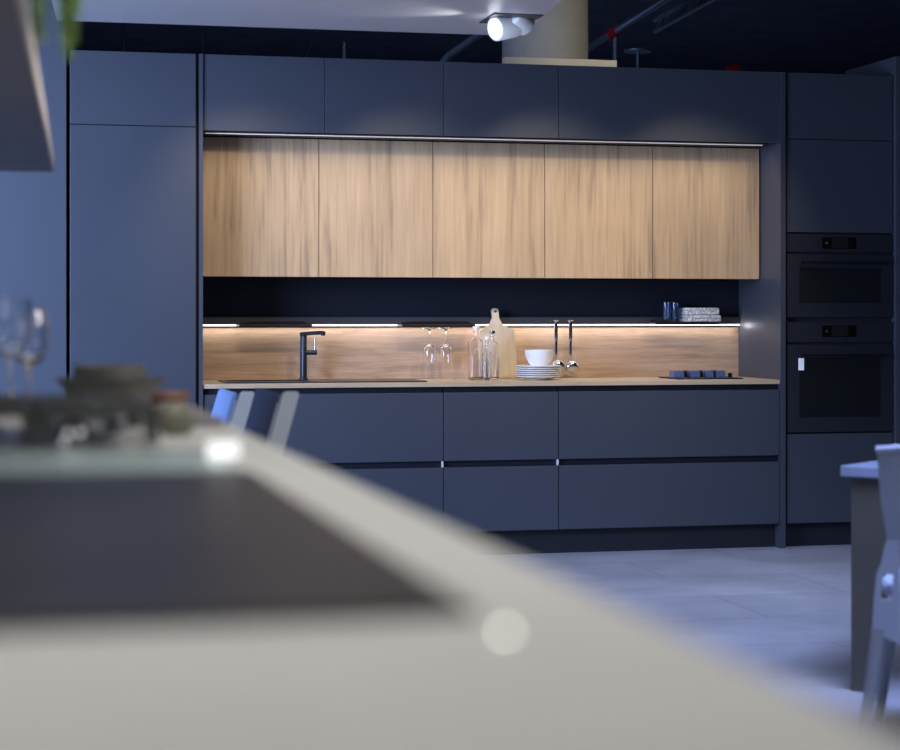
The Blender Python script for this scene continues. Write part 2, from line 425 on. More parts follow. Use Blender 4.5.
# wine glass hanging upside down (modelled upright then flipped by profile)
def glass_prof(h, rb, rr, bowl_h, foot, stem=.0035, th=.0016):
    sh = h-bowl_h
    out = [(0, 0), (foot, .0), (foot, .002), (foot*.35, .006), (stem+.001, .014), (stem, sh*.5), (stem+.001, sh-.008), (rb*.45, sh+.004), (rb*.85, sh+bowl_h*.2), (rb, sh+bowl_h*.42), (rb*.96, sh+bowl_h*.7), (rr, h)]
    inn = [(rr-th, h), (rb*.96-th, sh+bowl_h*.7), (rb-th, sh+bowl_h*.42), (rb*.85-th, sh+bowl_h*.2+.002), (rb*.4, sh+.008), (0, sh+.006)]
    return out+inn
hz = gz-.0125
H = hz - ZY(430, 362, 9.81)
fl = [(r, H-z) for r, z in glass_prof(H, .037, .034, H*.53, .030)]
hg = None
for u, lb in ((429.5, 'left of the two clear wine glasses hanging upside down from the rail shelf'), (446, 'right of the two clear wine glasses hanging upside down, nearer the bottles')):
    pos = Vector((XY(u, 9.81), 9.81, hz-H))
    if hg is None:
        hg = obj('wine_glass', lathe(bmesh.new(), fl, *pos, n=32), 'glass', None, True, lb, 'wine glass', 'wine glasses hanging under the rail shelf', loc=pos)
    else: dup(hg, pos, lb)

# bottles
def bottle(u0, u1, vb, vs, vt, Y, label, cap, sq=True):
    x0, x1 = XY(u0, Y), XY(u1, Y); w = (x1-x0)/2; cx = (x0+x1)/2
    zb = ZC+.001; zs = ZY(u0, vs, Y); ztp = ZY(u0, vt, Y)
    t = thing('glass_bottle', label, 'bottle', (cx, Y, zb), 'clear glass bottles on the worktop')
    g = bmesh.new()
    rows = [(0, w*.9), (.004, w), (zs-zb-.01, w), (zs-zb+.006, w*.75), (zs-zb+.016, w*.36), (ztp-zb-.022, w*.33), (ztp-zb-.020, w*.44), (ztp-zb-.012, w*.44)]
    def ring(r, z, rnd):
        vs_ = []
        for k in range(32):
            a = 2*PI*k/32; p = 5 if rnd else 2
            ca, sa = math.cos(a), math.sin(a); q = (abs(ca)**p+abs(sa)**p)**(-1/p)
            vs_.append(g.verts.new((cx+r*ca*q, Y+r*sa*q, zb+z)))
        return vs_
    rr = [ring(r, z, i < 4) for i, (z, r) in enumerate(rows)]
    th = .003
    inn = [(r-th, z) for z, r in rows[::-1]]; inn[-1] = (rows[0][1]-th-.001, .010); inn[-2] = (rows[1][1]-th, .014)
    rr += [ring(max(r, .003), z, (len(rows)-1-i) < 4) for i, (r, z) in enumerate(inn)]
    for a, b in zip(rr, rr[1:]):
        for k in range(32): g.faces.new((a[k], a[(k+1) % 32], b[(k+1) % 32], b[k]))
    g.faces.new(rr[0][::-1]); g.faces.new(rr[-1])
    obj('body', g, 'glass', t, True)
    obj('stopper', lathe(bmesh.new(), [(0, 0), (w*.46, 0), (w*.52, .004), (w*.52, .014), (w*.4, .018), (0, .018)], cx, Y, ztp-.0115, 24), cap, t, True)
bottle(469, 483, 381, 341, 327.5, 9.70, 'tallest clear square bottle with a white stopper, leftmost of the three', 'ceramic')
bottle(482.5, 491.5, 381, 353, 338, 9.655, 'smallest clear bottle, between the two larger bottles', 'ceramic')
bottle(486.5, 498, 381, 344, 332, 9.73, 'clear bottle standing right of the others in front of the wooden board', 'steel')

# cutting board leaning against the wall
g = bmesh.new()
Yb = 9.86
pl = [(478, 381), (479, 331), (490, 325), (493.3, 318), (491.6, 311), (493.5, 308.3), (497.8, 308.3), (499.4, 311), (498.6, 318), (502, 325), (514, 330), (516, 381)]
pts = []
for u, v in pl:
    p = atY(u, v, Yb); pts.append((p.x, p.z))
zb = ZC+.004; pts = [(x, max(z, zb)) for x, z in pts]
zmin = min(z for _, z in pts)
prism(g, pts, 'y', -.009, .009, bev=.003)
lean = .055/(max(z for _, z in pts)-zmin)
for v in g.verts: v.co.y += Yb-.02+(v.co.z-zmin)*lean*.9
# keep the board in front of the rail
o = obj('cutting_board', g, 'board', None, False, 'pale wooden cutting board with a handle leaning upright on the backsplash', 'cutting board')
hx = XY(495.6, Yb); hz2 = ZY(495.6, 311.5, Yb)
g = lathe(bmesh.new(), [(0, 0), (.006, 0), (.006, .0012), (0, .0012)], 0, 0, 0, 20)
bmesh.ops.rotate(g, verts=g.verts, cent=(0, 0, 0), matrix=Matrix.Rotation(PI/2, 3, 'X'))
yh = Yb-.02-.009+(hz2-zmin)*lean*.9
for v in g.verts: v.co += Vector((hx, yh-.001, hz2))
obj('hanging_hole', g, 'carcass', o, True)
o.location.y -= .012

# plates and bowls
Yp = 9.62
pc = Vector((XY(538.5, Yp), Yp, ZC+.001)); pr = (XY(561, Yp)-XY(516.5, Yp))/2
ztop = ZY(538, 366.5, Yp); n = 6; step = (ztop-pc.z-.018)/(n-1)
def plate_prof(r): return [(0, 0), (r*.5, 0), (r*.52, .004), (r*.8, .010), (r, .018), (r, .0205), (r*.78, .0135), (r*.5, .008), (0, .0075)]
step = max(step, .0108)
first = None
pn = ['lowest white plate, directly on the worktop', 'second white plate from the bottom of the stack', 'third white plate from the bottom of the stack', 'fourth white plate from the bottom of the stack', 'fifth white plate from the bottom, just under the topmost', 'topmost white plate of the stack, under the bowls']
for k in range(n):
    loc = pc+Vector((0, 0, k*step))
    if first is None: first = obj('plate', lathe(bmesh.new(), plate_prof(pr), *loc, n=48), 'ceramic', None, True, pn[0], 'plate', 'stacked white plates', loc=loc)
    else: dup(first, loc, pn[k])
br = (XY(553.5, Yp)-XY(525, Yp))/2; bh = ZY(538, 350, Yp)-(pc.z+(n-1)*step+.009)
bc = Vector((XY(539.2, Yp), Yp, pc.z+(n-1)*step+.0085))
def bowl_prof(r, h, th=.003): return [(0, 0), (r*.45, 0), (r*.47, .004), (r*.72, h*.3), (r*.9, h*.62), (r, h), (r-th, h), (r*.9-th, h*.62), (r*.7-th, h*.32), (r*.4, .008), (0, .007)]
b1 = obj('bowl', lathe(bmesh.new(), bowl_prof(br, bh-.008), *bc, n=48), 'ceramic', None, True, 'lower of two nested white bowls, standing on the plates', 'bowl', 'nested white bowls', loc=bc)
dup(b1, bc+Vector((0, 0, .009)), 'upper of two nested white bowls, its rim above the other')

# hanging utensils
def ladle(u, v_head, w, label, slotted):
    Y = 9.875; ztop_ = ZY(u, 321.5, Y); zh_ = ZY(u, 357.5, Y); zb_ = ZY(u, v_head, Y)
    x = XY(u, Y)
    t = thing('kitchen_ladle', label, 'kitchen utensil', (x, Y, zb_), 'steel utensils hanging on the light rail')
    g = bmesh.new(); box(g, x-.0095, x+.0095, Y-.003, Y+.002, ztop_-.10, ztop_, bev=.002); box(g, x-.007, x+.007, Y-.003, Y+.001, zh_-.006, ztop_-.098, bev=.0015)
    obj('handle', g, 'steel', t, True)
    g = bmesh.new(); box(g, x-.013, x+.013, Y-.006, YB-.024, ztop_+.0005, ztop_+.007, bev=.002)
    obj('hanger', g, 'brushed', t)
    r = w/2; cz = (zh_+zb_)/2
    xo = XY(u, Y)+(.008 if slotted else .006)
    g = bmesh.new(); prof = []
    for k in range(10):
        a = PI/2*k/9; prof.append((r*math.sin(a), -r*.55*math.cos(a)))
    for k in range(9, -1, -1):
        a = PI/2*k/9; prof.append(((r-.002)*math.sin(a), -(r*.55-.002)*math.cos(a)))
    lathe(g, prof, 0, 0, 0, 32)
    bmesh.ops.rotate(g, verts=g.verts, cent=(0, 0, 0), matrix=Matrix.Rotation(math.radians(-72), 3, 'X'))
    for v in g.verts: v.co = Vector((v.co.x+xo, v.co.y+Y-.012, v.co.z*1.1+cz))
    h = obj('head', g, 'steel', t, True)
ladle(556, 379, .080, 'left steel ladle hanging behind the white plates', True)
ladle(570.5, 379, .074, 'right steel ladle with a round bowl hanging clear of the plates', False)

# blue tumblers and folded cloths on right rail shelf
tz = sz+.0065; Yt = 9.84
th_ = ZY(666, 302.5, Yt)-tz
rt = (XY(671, Yt)-XY(662, Yt))/2
tb = None
for u, lb in ((666.6, 'left blue glass tumbler on the right rail shelf'), (675.6, 'right blue glass tumbler, next to the folded cloths')):
    loc = Vector((XY(u, Yt), Yt, tz))
    if tb is None: tb = obj('tumbler', lathe(bmesh.new(), [(0, 0), (rt*.9, 0), (rt*.95, .004), (rt*.97, th_), (rt*.97-.0018, th_), (rt*.95-.002, .01), (0, .009)], *loc, n=32), 'blueglass', None, True, lb, 'glass', 'blue tumblers on the rail shelf', loc=loc)
    else: dup(tb, loc, lb)
def cloth(u0, u1, z0, z1, y0, y1, label):
    g = bmesh.new(); x0, x1 = XY(u0, 9.84), XY(u1, 9.84); n = 4
    for k in range(2):
        a = z0+(z1-z0)*k/2; b = z0+(z1-z0)*(k+1)/2-.001
        box(g, x0+.002*k, x1-.006*k, y0, y1, a, b, bev=.004)
    box(g, x1-.014, x1, y0, y1, z0+.001, z1-.003, bev=.005)
    bmesh.ops.subdivide_edges(g, edges=g.edges, cuts=2)
    for v in g.verts: v.co += Vector((random.uniform(-1, 1), random.uniform(-1, 1), random.uniform(-.5, .5)))*.0012
    for v in g.verts: v.co.z = max(v.co.z, z0)
    return obj('folded_cloth', g, 'towel', None, True, label, 'cloth', 'folded woven cloths')
cz1 = ZY(700, 307.6, 9.84)
mid = tz+(cz1-tz)*.48
cloth(681.5, 717.5, tz, mid-.001, 9.785, 9.872, 'lower folded grey and white woven cloth on the right rail shelf')
cloth(682, 716, mid+.001, cz1, 9.79, 9.870, 'upper folded grey and white woven cloth, on top of the other')

# small gas hob at the right end
Yh = 9.62
hx0, hx1 = XY(671.5, Yh), XY(733, Yh)
t = thing('gas_hob', 'low hob with blue and black pan supports at the right end of the worktop', 'hob', ((hx0+hx1)/2, Yh, ZC))
obj('base', B(hx0-.01, hx1+.01, Yh-.12, Yh+.18, ZC+.0005, ZC+.007, bev=.002), 'blackpanel', t)
zt_ = ZY(700, 370.5, Yh)
for u0, u1 in ((672, 682.5), (689, 698.5), (704.5, 712), (714.5, 724)):
    x0, x1 = XY(u0, Yh), XY(u1, Yh)
    obj('pan_support', prism(bmesh.new(), [(x0, ZC+.0075), (x1, ZC+.0075), (x1-.004, zt_), (x0+.003, zt_)], 'y', Yh-.03, Yh+.05, bev=.002), 'bluegrey', t, label='blue block')
for u in (686, 701.5, 713.3):
    x = XY(u, Yh)
    obj('burner', lathe(bmesh.new(), [(0, 0), (.014, 0), (.015, .022), (.009, .028), (.009, .036), (0, .036)], x, Yh+.015, ZC+.0075, 20), 'blackmetal', t, True)
obj('knob', lathe(bmesh.new(), [(0, 0), (.012, 0), (.011, .022), (0, .022)], XY(730, Yh), Yh, ZC+.0075, 20), 'blackmetal', t, True)

# ------------------------------------------------------------------ things above the run
# concrete column behind, cream board on the cabinets
cx_ = XY(545, 10.35); rc = (XY(587, 10.35)-XY(503, 10.35))/2*.985
struct('concrete_column', lathe(bmesh.new(), [(0, 0), (rc, 0), (rc, CH), (0, CH)], cx_, 10.35, 0, 64), 'concrete')
for p in bpy.data.objects['concrete_column'].data.polygons: p.use_smooth = abs(p.normal.z) < .5
Yc = 9.86
obj('board_box', B(XY(505, Yc), XY(617, Yc), Yc, Yc+.06, ZT+.0005, ZY(560, 58.5, Yc), bev=.002), 'creamboard', None, False, 'cream board lying on top of the dark cabinets in front of the column', 'board')
# pipes near the ceiling
def pipe(name, pts, r, mat, label, cat='pipe'): return obj(name, tube(bmesh.new(), pts, r), mat, None, True, label, cat)
YP = 11.6
pt = thing('sprinkler_pipe', 'grey ceiling pipe with a red coupling right of the column', 'pipe', atY(613, 33, YP))
obj('main_pipe', tube(bmesh.new(), [atY(560, 65, YP), atY(613, 33, YP), atY(668, -2, YP-.3), atY(720, -36, YP-.6)], .024), 'pipe', pt, True)
obj('drop_pipe', tube(bmesh.new(), [atY(615.5, 37, YP), atY(615.5, 75, YP)], .018), 'pipe', pt, True)
obj('coupling', tube(bmesh.new(), [atY(607, 36.5, YP), atY(619, 29, YP)], [.034, .034], 16), 'red', pt, True, label='red coupling')
st = thing('ceiling_sprinkler', 'dark sprinkler riser with a flat disc standing behind the top cabinets', 'sprinkler', atY(638, 75, YP))
obj('stem', tube(bmesh.new(), [atY(638, 75, YP), atY(638, 52, YP)], .012), 'pipe', st, True)
obj('disc', lathe(bmesh.new(), [(0, 0), (.09, 0), (.09, .012), (0, .012)], *atY(638, 52, YP), 24), 'pipe', st, True)
tr = bmesh.new()
a, b = atY(655, 31, 12), atY(725, -8, 11)
for dz in (0, .07): tube(tr, [a+Vector((0, 0, dz)), b+Vector((0, 0, dz))], .018, 8)
for k in range(8):
    p = a.lerp(b, k/8); q = a.lerp(b, (k+1)/8); tube(tr, [p, q+Vector((0, 0, .07))], .009, 6)
obj('cable_tray', tr, 'pipe', None, True, 'grey lattice cable tray under the black ceiling, upper right', 'cable tray')
pipe('ceiling_pipe', [atY(440, 66, 10.9), atY(447, 57, 10.9), atY(478, 35, 10.9), atY(500, 22, 10.9)], .022, 'pipe', 'bent grey pipe seen left of the concrete column')
rp = thing('riser_pipe', 'small pipe with a red fitting peeking over the widest top cabinet', 'pipe', atY(733, 120, 11.4))
obj('coupling', tube(bmesh.new(), [atY(729, 71, 11.4), atY(738, 67, 11.4)], .032, 14), 'red', rp, True, label='red fitting')
obj('pipe', tube(bmesh.new(), [(atY(733, 73, 11.4).x, 11.4, 0), atY(733, 73, 11.4)], .02), 'pipe', rp, True)
for (u, v, w, v2, lb) in ((124, 22, 122.5, 60, 'leftmost dark ceiling rail, above the tall left cabinet'), (200, 20, 204, 62, 'dark ceiling rail above the slim navy upright'), (318, 24, 304, 62, 'dark slanting ceiling rail above the second oak cabinet')):
    pipe('ceiling_rail', [atY(u, v, 12.4), atY(w, v2, 12.4)], .008, 'pipe', lb, 'ceiling rail')
obj('ceiling_hook', tube(bmesh.new(), [atY(344.5, 66, 11.6), atY(344.5, 42, 11.6)], .014), 'pipe', None, True, 'short upright conduit behind the second top cabinet', 'conduit')

# spotlight in the canopy corner
sc_ = atZ(513, 19, 2.56)
sl = thing('spotlight', 'white twin-head ceiling spotlight at the corner of the white canopy', 'lamp', sc_)
obj('recess_plate', B(sc_.x-.13, sc_.x+.10, sc_.y-.16, sc_.y+.12, 2.554, 2.5595, bev=.002), 'carcass', sl)
def head(px, v, dirv, L, r):
    p = atY(px, v, sc_.y-.02); d = Vector(dirv).normalized(); a = p-d*L/2; b = p+d*L/2
    h = obj('lamp_head', tube(bmesh.new(), [a, a+d*.01, b-d*.004, b], [r*.8, r, r, r*.96], 28), 'lampwhite', sl, True)
    obj('lens', tube(bmesh.new(), [b+d*.0005, b+d*.002], r*.8, 28), 'lampface', h, True)
    obj('bracket', tube(bmesh.new(), [p+Vector((0, 0, r*.6)), Vector((p.x+.01, p.y+.01, 2.553))], .008), 'lampwhite', sl, True)
    return b, d
hb, hd = head(505, 27, (-.80, -.38, -.22), .12, .056)
hb2, hd2 = head(519, 20, (.70, .55, -.40), .11, .050)

# ------------------------------------------------------------------ hanging shelf upper left with fern
p_far = atY(54.5, 172, 5.5); zsb = p_far.z
p_near = atZ(21.5, 0, zsb); dv = (p_near-p_far); 
q0 = p_far; q1 = p_far+dv*1.35
t = thing('hanging_shelf', 'grey-brown shelf with a pale edge hanging at the upper left', 'shelf', (q0.x-.3, (q0.y+q1.y)/2, zsb))
nrm = Vector((dv.y, -dv.x, 0)).normalized()
if nrm.x > 0: nrm = -nrm
obj('board', prism(bmesh.new(), [(q0+nrm*.006).xy[:], (q1+nrm*.006).xy[:], (q1+nrm*.55).xy[:], (q0+nrm*.55).xy[:]], 'z', zsb, zsb+.042), 'shelfwood', t)
obj('edge_strip', prism(bmesh.new(), [q0.xy[:], q1.xy[:], (q1+nrm*.0055).xy[:], (q0+nrm*.0055).xy[:]], 'z', zsb, zsb+.042), 'shelfedge', t)
for k, f in enumerate((.12, .88)):
    for s_ in (.04, .5):
        p = q0.lerp(q1, f)+nrm*s_
        obj('suspension_rod', tube(bmesh.new(), [(p.x, p.y, zsb+.043), (p.x, p.y, CH)], .006), 'blackmetal', t, True)
# fern
pc_ = Vector((XY(22, 2.75)-.06, 2.75, zsb+.043))
fe = thing('potted_fern', 'green trailing fern hanging off the shelf at the upper left corner', 'plant', pc_)
obj('pot', lathe(bmesh.new(), [(0, 0), (.05, 0), (.07, .11), (.064, .11), (.05, .02), (0, .02)], *pc_, 32), 'pot', fe, True)
fol = bmesh.new()
def frond(p0, p1, droop, n=34):
    mid_ = p0.lerp(p1, .35)+Vector((0, 0, droop)); pts = []
    for i in range(n+1):
        s_ = i/n; pts.append(p0*(1-s_)**2+mid_*2*s_*(1-s_)+p1*s_**2)
    tube(fol, pts, .0012, 5)
    for i, p in enumerate(pts[2:]):
        for k in range(5):
            a = random.uniform(0, 2*PI); L = random.uniform(.016, .032)*(1-.5*i/n); dvv = Vector((math.cos(a), math.sin(a), random.uniform(-.9, .2)))*L
            w = dvv.cross(Vector((0, 0, 1))).normalized()*.0045 if dvv.cross(Vector((0, 0, 1))).length else Vector((.003, 0, 0))
            fol.faces.new([fol.verts.new(c) for c in (p, p+dvv*.5+w, p+dvv, p+dvv*.5-w)])
src = pc_+Vector((.02, 0, .10))
for (u, v, y) in ((66, 44, 2.85), (68, 55, 2.8), (72, 40, 2.8), (66, 26, 2.82), (73, 26, 2.9), (38, 20, 2.7), (41, 34, 2.7), (70, 8, 2.75), (76, 10, 2.8)):
    e_ = atY(u, v, y); frond(Vector((e_.x-.004, e_.y-.02, e_.z+.20)), e_, .0); tube(fol, [src, src.lerp(Vector((e_.x-.004, e_.y-.02, e_.z+.20)), .5)+Vector((0, 0, .05)), Vector((e_.x-.004, e_.y-.02, e_.z+.20))], .0015, 5)
for k in range(8): frond(src, src+Vector((random.uniform(-.18, .15), random.uniform(-.15, .15), random.uniform(.02, .15))), .10, 20)
obj('foliage', fol, 'leaf', fe)

# ------------------------------------------------------------------ island in the foreground
ZI = 1.03; IX = .358
t = thing('kitchen_island', 'long kitchen island with a cream stone top filling the foreground', 'kitchen island', (-.05, 2.1, 0))
obj('countertop', B(-.72, IX, .30, 3.97, ZI-.04, ZI, bev=.003), 'island', t)
obj('body', B(-.68, IX-.30, .36, 3.90, .08, ZI-.041), 'islandbody', t)
obj('plinth', B(-.62, IX-.34, .42, 3.84, 0, .079), 'cabdark', t)
# induction hob
hy0, hy1 = 1.06, 2.06
t = thing('induction_hob', 'black glass induction hob let into the near end of the island', 'hob', (0, 1.55, ZI))
obj('glass_plate', B(-.30, .263, hy0, hy1, ZI+.0005, ZI+.006, bev=.002), 'hob', t)
obj('frame', B(-.304, .267, hy0-.004, hy1+.004, ZI+.0002, ZI+.0004), 'brushed', t)
obj('highlight_bead', lathe(bmesh.new(), [(0, 0), (.0018, 0), (.0018, .001), (0, .0012)], *Vector((atZ(505, 634, ZI).x, atZ(505, 634, ZI).y, ZI+.0008)), 16), 'bead_glow', None, True, 'tiny glowing bead added as a bright highlight on the cream worktop beside the black hob corner', 'light')
# gas hob on pale glass
gy0, gy1 = 2.075, 2.92
t = thing('gas_hob', 'gas hob on pale teal glass with black cast-iron pan supports', 'hob', (0, 2.5, ZI))
obj('glass_plate', B(-.30, .255, gy0, 2.40, ZI+.0005, ZI+.008, bev=.002), 'tealglass', t)
obj('steel_plate', B(-.30, .15, 2.405, gy1, ZI+.0005, ZI+.008, bev=.002), 'brushed', t)
def grate(x0, x1, y0, y1):
    g = bmesh.new(); zt = ZI+.058; zb = ZI+.009
    for y in (y0, y1, (y0+y1)/2): box(g, x0, x1, y-.007, y+.007, zt-.014, zt, bev=.003)
    for x in (x0, x1, (x0+x1)/2): box(g, x-.007, x+.007, y0, y1, zt-.014, zt, bev=.003)
    for x in (x0, x1):
        for y in (y0, y1):
            s_ = 1 if x == x0 else -1
            prism(g, [(x-.012, zt-.002), (x+.012, zt-.002), (x+.010+.0*s_, zb), (x-.004, zb)], 'y', y-.012, y+.012)
    return obj('pan_support', g, 'castiron', t)
gA = XY(40, 2.62); gB = XY(143, 2.62)
grate(gA+.004, gB, 2.50, 2.86); grate(gA-.19, gA-.015, 2.50, 2.86)
for x in ((gA+gB)/2, gA-.10):
    for y in (2.59, 2.77):
        bq = obj('burner', lathe(bmesh.new(), [(0, 0), (.050, 0), (.052, .010), (.036, .014), (.036, .024), (0, .024)], x, y, ZI+.0085, 32), 'steel', t, True)
        obj('burner_cap', lathe(bmesh.new(), [(0, 0), (.032, 0), (.034, .004), (.028, .008), (0, .009)], x, y, ZI+.0326, 32), 'brushed', bq, True)
# small steel knobs added to catch bright glints
for (u, v, lb) in ((80, 428, 'upper right of two shiny steel knobs'), (68, 440, 'lower left of two shiny steel knobs')): pass
for u, v in ((80, 430), (68, 442)):
    p = atY(u, v, 2.47 if u > 70 else 2.44)
    obj('glint_knob', lathe(bmesh.new(), [(0, 0), (.011, 0), (.012, .010), (.009, .018), (.004, .021), (0, .0215)], p.x, p.y, ZI+.0085, 24), 'steel', t, True)
# white card, its brightness a glow put into the material
p = atY(223.5, 455, 2.22)
s_ = 2.30/F
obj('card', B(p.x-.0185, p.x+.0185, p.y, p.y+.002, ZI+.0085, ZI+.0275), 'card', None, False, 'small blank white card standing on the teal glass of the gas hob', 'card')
# olive lumps behind
p = atZ(195, 448, ZI)
obj('spice_pot', lathe(bmesh.new(), [(0, 0), (.018, 0), (.026, .012), (.026, .030), (.018, .040), (.012, .044), (0, .045)], p.x, 2.80, ZI+.0005, 32), 'olive', None, True, 'small round olive pot right of the gas hob', 'pot')
obj('spice_pot', lathe(bmesh.new(), [(0, 0), (.018, 0), (.023, .008), (.023, .026), (.014, .034), (0, .035)], XY(172, 2.95), 2.98, ZI+.0005, 32), 'castiron', None, True, 'small round black pot behind the olive pot', 'pot')
# grey cloth runner
g = bmesh.new()
prism(g, [(.09, 3.02), (.345, 3.02), (.345, 3.95), (.09, 3.95)], 'z', ZI+.0005, ZI+.010, bev=.002)
obj('table_runner', g, 'slate', None, False, 'folded grey cloth covering the far right corner of the island', 'cloth')
# brown leather board and stoneware
yb_ = 3.72
zb0 = ZI+.0108
bw0, bw1 = XY(120, yb_), XY(190, yb_)
g = lathe(bmesh.new(), [(0, 0), ((bw1-bw0)/2*.95, 0), ((bw1-bw0)/2, .008), ((bw1-bw0)/2*.97, .018), (0, .018)], (bw0+bw1)/2, yb_, zb0, 48)
obj('serving_board', g, 'brownwood', None, True, 'round brown leather board on the grey cloth beside the dark bowls', 'board')
yk = 3.60
kx = XY(111, yk); kr = (XY(168, yk)-XY(55, yk))/2
zk = ZI+.0008
kx = XY(111, yk)
def dish(r, h, foot): return [(0, 0), (r*foot, 0), (r*foot, .004), (r*.85, h*.55), (r, h), (r-.006, h), (r*.82-.004, h*.6), (r*foot*.9, .010), (0, .009)]
# support riser so that the stack clears the cloth edge: a coaster
obj('coaster', lathe(bmesh.new(), [(0, 0), (.075, 0), (.075, .0105), (0, .0105)], kx-.0, yk, zk+.0095, 40), 'castiron', None, True, 'round black coaster under the stoneware bowls', 'coaster')
zz = zk+.0205
h1 = ZY(111, 378, yk)-zz
obj('stoneware_bowl', lathe(bmesh.new(), dish(kr, h1, .74), kx, yk, zz, 56), 'stoneware', None, True, 'wide dark stoneware bowl at the bottom of the stack on the island', 'bowl', 'dark stoneware bowls on the island')
r2 = (XY(146, yk)-XY(73, yk))/2; z2 = zz+.0095; h2 = ZY(111, 365, yk)-z2
obj('stoneware_bowl', lathe(bmesh.new(), [(0, 0), (r2*.8, 0), (r2*.97, h2*.35), (r2, h2), (r2-.006, h2), (r2*.93-.004, h2*.4), (r2*.7, .008), (0, .007)], kx-.002, yk, z2, 56), 'stoneware', None, True, 'smaller dark stoneware bowl nested in the wide one', 'bowl', 'dark stoneware bowls on the island')
# wine glasses on the island
yg = 3.80
for (u, v, rb, rr, lb) in ((11.5, 298, .040, .037, 'taller clear wine glass, leftmost on the island'), (30, 309, .036, .025, 'shorter round clear wine glass standing beside the dark bowls')):
    y = yg if u < 20 else 3.62
    loc = Vector((XY(u, y), y, ZI+.0005)); h = ZY(u, v, y)-loc.z
    obj('wine_glass', lathe(bmesh.new(), glass_prof(h, rb, rr, h*.56, .032, .0042, .0014), *loc, n=48), 'glass', None, True, lb, 'wine glass', 'wine glasses on the island')

# ------------------------------------------------------------------ bar stools behind the island
def stool(loc, label, fabric, htop=.98):
    L = Vector(loc); t = thing('bar_stool', label, 'stool', L, 'white bar stools behind the island')
    w = .21
    def q(x, y, z): return Vector((L.x+x, L.y+y, z))
    for sy in (-1, 1):
        y = sy*w; hp = htop if sy < 0 else htop-.05
        g = bmesh.new(); pts = [(-.02, .62), (.035, .62), (.115, htop), (.06, htop), (.055, htop-.02)]
        prism(g, [(L.x+a, b) for a, b in [(-.045, .60), (.012, .60), (.104, hp-.01), (.109, hp), (.064, hp), (.055, hp-.02)]], 'y', L.y+y-.016, L.y+y+.016, bev=.004)
        obj('back_post', g, 'whiteplastic', t)
    g = bmesh.new()
    prism(g, [(L.x-.048, .665), (L.x-.034, .665), (L.x+.052, htop-.004), (L.x+.036, htop-.004)], 'y', L.y-w-.012, L.y+w+.016, bev=.004)
    obj('backrest', g, fabric, t)
    obj('seat', B(L.x-.40, L.x-.0615, L.y-w+.0, L.y+w-.0, .60, .66, bev=.012), fabric, t)
    for a, b in ((-.37, -1), (-.37, 1), (-.07, -1), (-.07, 1)):
        obj('leg', tube(bmesh.new(), [q(a, b*.18, .599), q(a+(-.03 if a < -.2 else .05), b*.21, 0)], [.016, .012]), 'whiteplastic', t, True)
    obj('footrest', tube(bmesh.new(), [q(-.385, -.19, .25), q(-.385, .19, .25)], .010), 'whiteplastic', t, True)
stool((XY(262, 5.75), 5.95, 0), 'right bar stool with slate blue back and white post, nearer the camera', 'stooldark', .978)
stool((XY(224, 6.6), 6.85, 0), 'left bar stool with bright blue back and white post', 'stoolblue', .945)

# ------------------------------------------------------------------ table and chair at the right
YT = 5.75
tx0 = XY(840, YT-.02); zt1 = ZY(840, 465.5, YT-.02); 
t = thing('dining_table', 'blue-grey topped table with a thick dark leg at the right edge', 'table', (tx0, YT-.02, 0))
obj('tabletop', B(tx0, tx0+1.5, YT-.02, YT+.88, zt1-.036, zt1, bev=.004), 'tabletop', t)
lx0, lx1 = XY(844, YT), XY(878, YT)
for x in (tx0+.028, tx0+1.5-.15):
    for y in (YT, YT+.81): obj('leg', B(x, x+.112, y, y+.035, 0, zt1-.031, bev=.003), 'tableleg', t)
t.rotation_euler = (0, 0, math.radians(-50))
# chair: moulded shell, backrest towards the camera, facing the table
yc = 4.80
cxl = XY(884, yc)
ct = thing('dining_chair', 'pale blue moulded chair with splayed legs, cut off by the right edge', 'chair', (cxl, yc+.07, 0))
def zc(v): return ZY(880, v, yc)
left = [(882, 452), (883, 470), (884.5, 500), (888, 530), (889.5, 548), (885, 570), (881, 590), (877, 620), (875.5, 640)]
mx_ = cxl+.26
prof = [(XY(u, yc), zc(v)) for u, v in left]
def panel(bm, L, yf, thick):
    """sheet between the left outline and its mirror, bulging backwards"""
    n = 14; grid = []
    for x, z in L:
        row = []
        for i in range(n+1):
            s_ = i/n; xx = x+(2*(mx_-x))*s_; bulge = (1-(2*s_-1)**2)
            row.append(Vector((xx, yf(z)-.03*bulge, z-(.0 if z < L[0][1]-1e-6 else -.015*bulge))))
        grid.append(row)
    for side in (0, thick):
        vs_ = [[bm.verts.new(p+Vector((0, side, 0))) for p in r] for r in grid]
        for a, b in zip(vs_, vs_[1:]):
            for i in range(n): bm.faces.new((a[i], a[i+1], b[i+1], b[i]))
        if side == 0: F0 = vs_
        else: F1 = vs_
    loop = lambda V: V[0]+[r[-1] for r in V[1:]]+V[-1][-2::-1]+[r[0] for r in V[-2:0:-1]]
    a, b = loop(F0), loop(F1)
    for i in range(len(a)): bm.faces.new((a[i], a[(i+1) % len(a)], b[(i+1) % len(b)], b[i]))
ztop_c = prof[0][1]
g = bmesh.new(); panel(g, prof[:5], lambda z: yc+.07+(ztop_c-z)*.22, .014)
sh = obj('backrest', g, 'chairshell', ct, True)
rim = [Vector((prof[0][0]+(2*(mx_-prof[0][0]))*i/14, yc+.07-.03*(1-(2*i/14-1)**2)+.005, prof[0][1]+.015*(1-(2*i/14-1)**2))) for i in range(15)]
obj('rim', tube(bmesh.new(), rim, .011), 'chairshell', sh, True)
zs0 = zc(600)
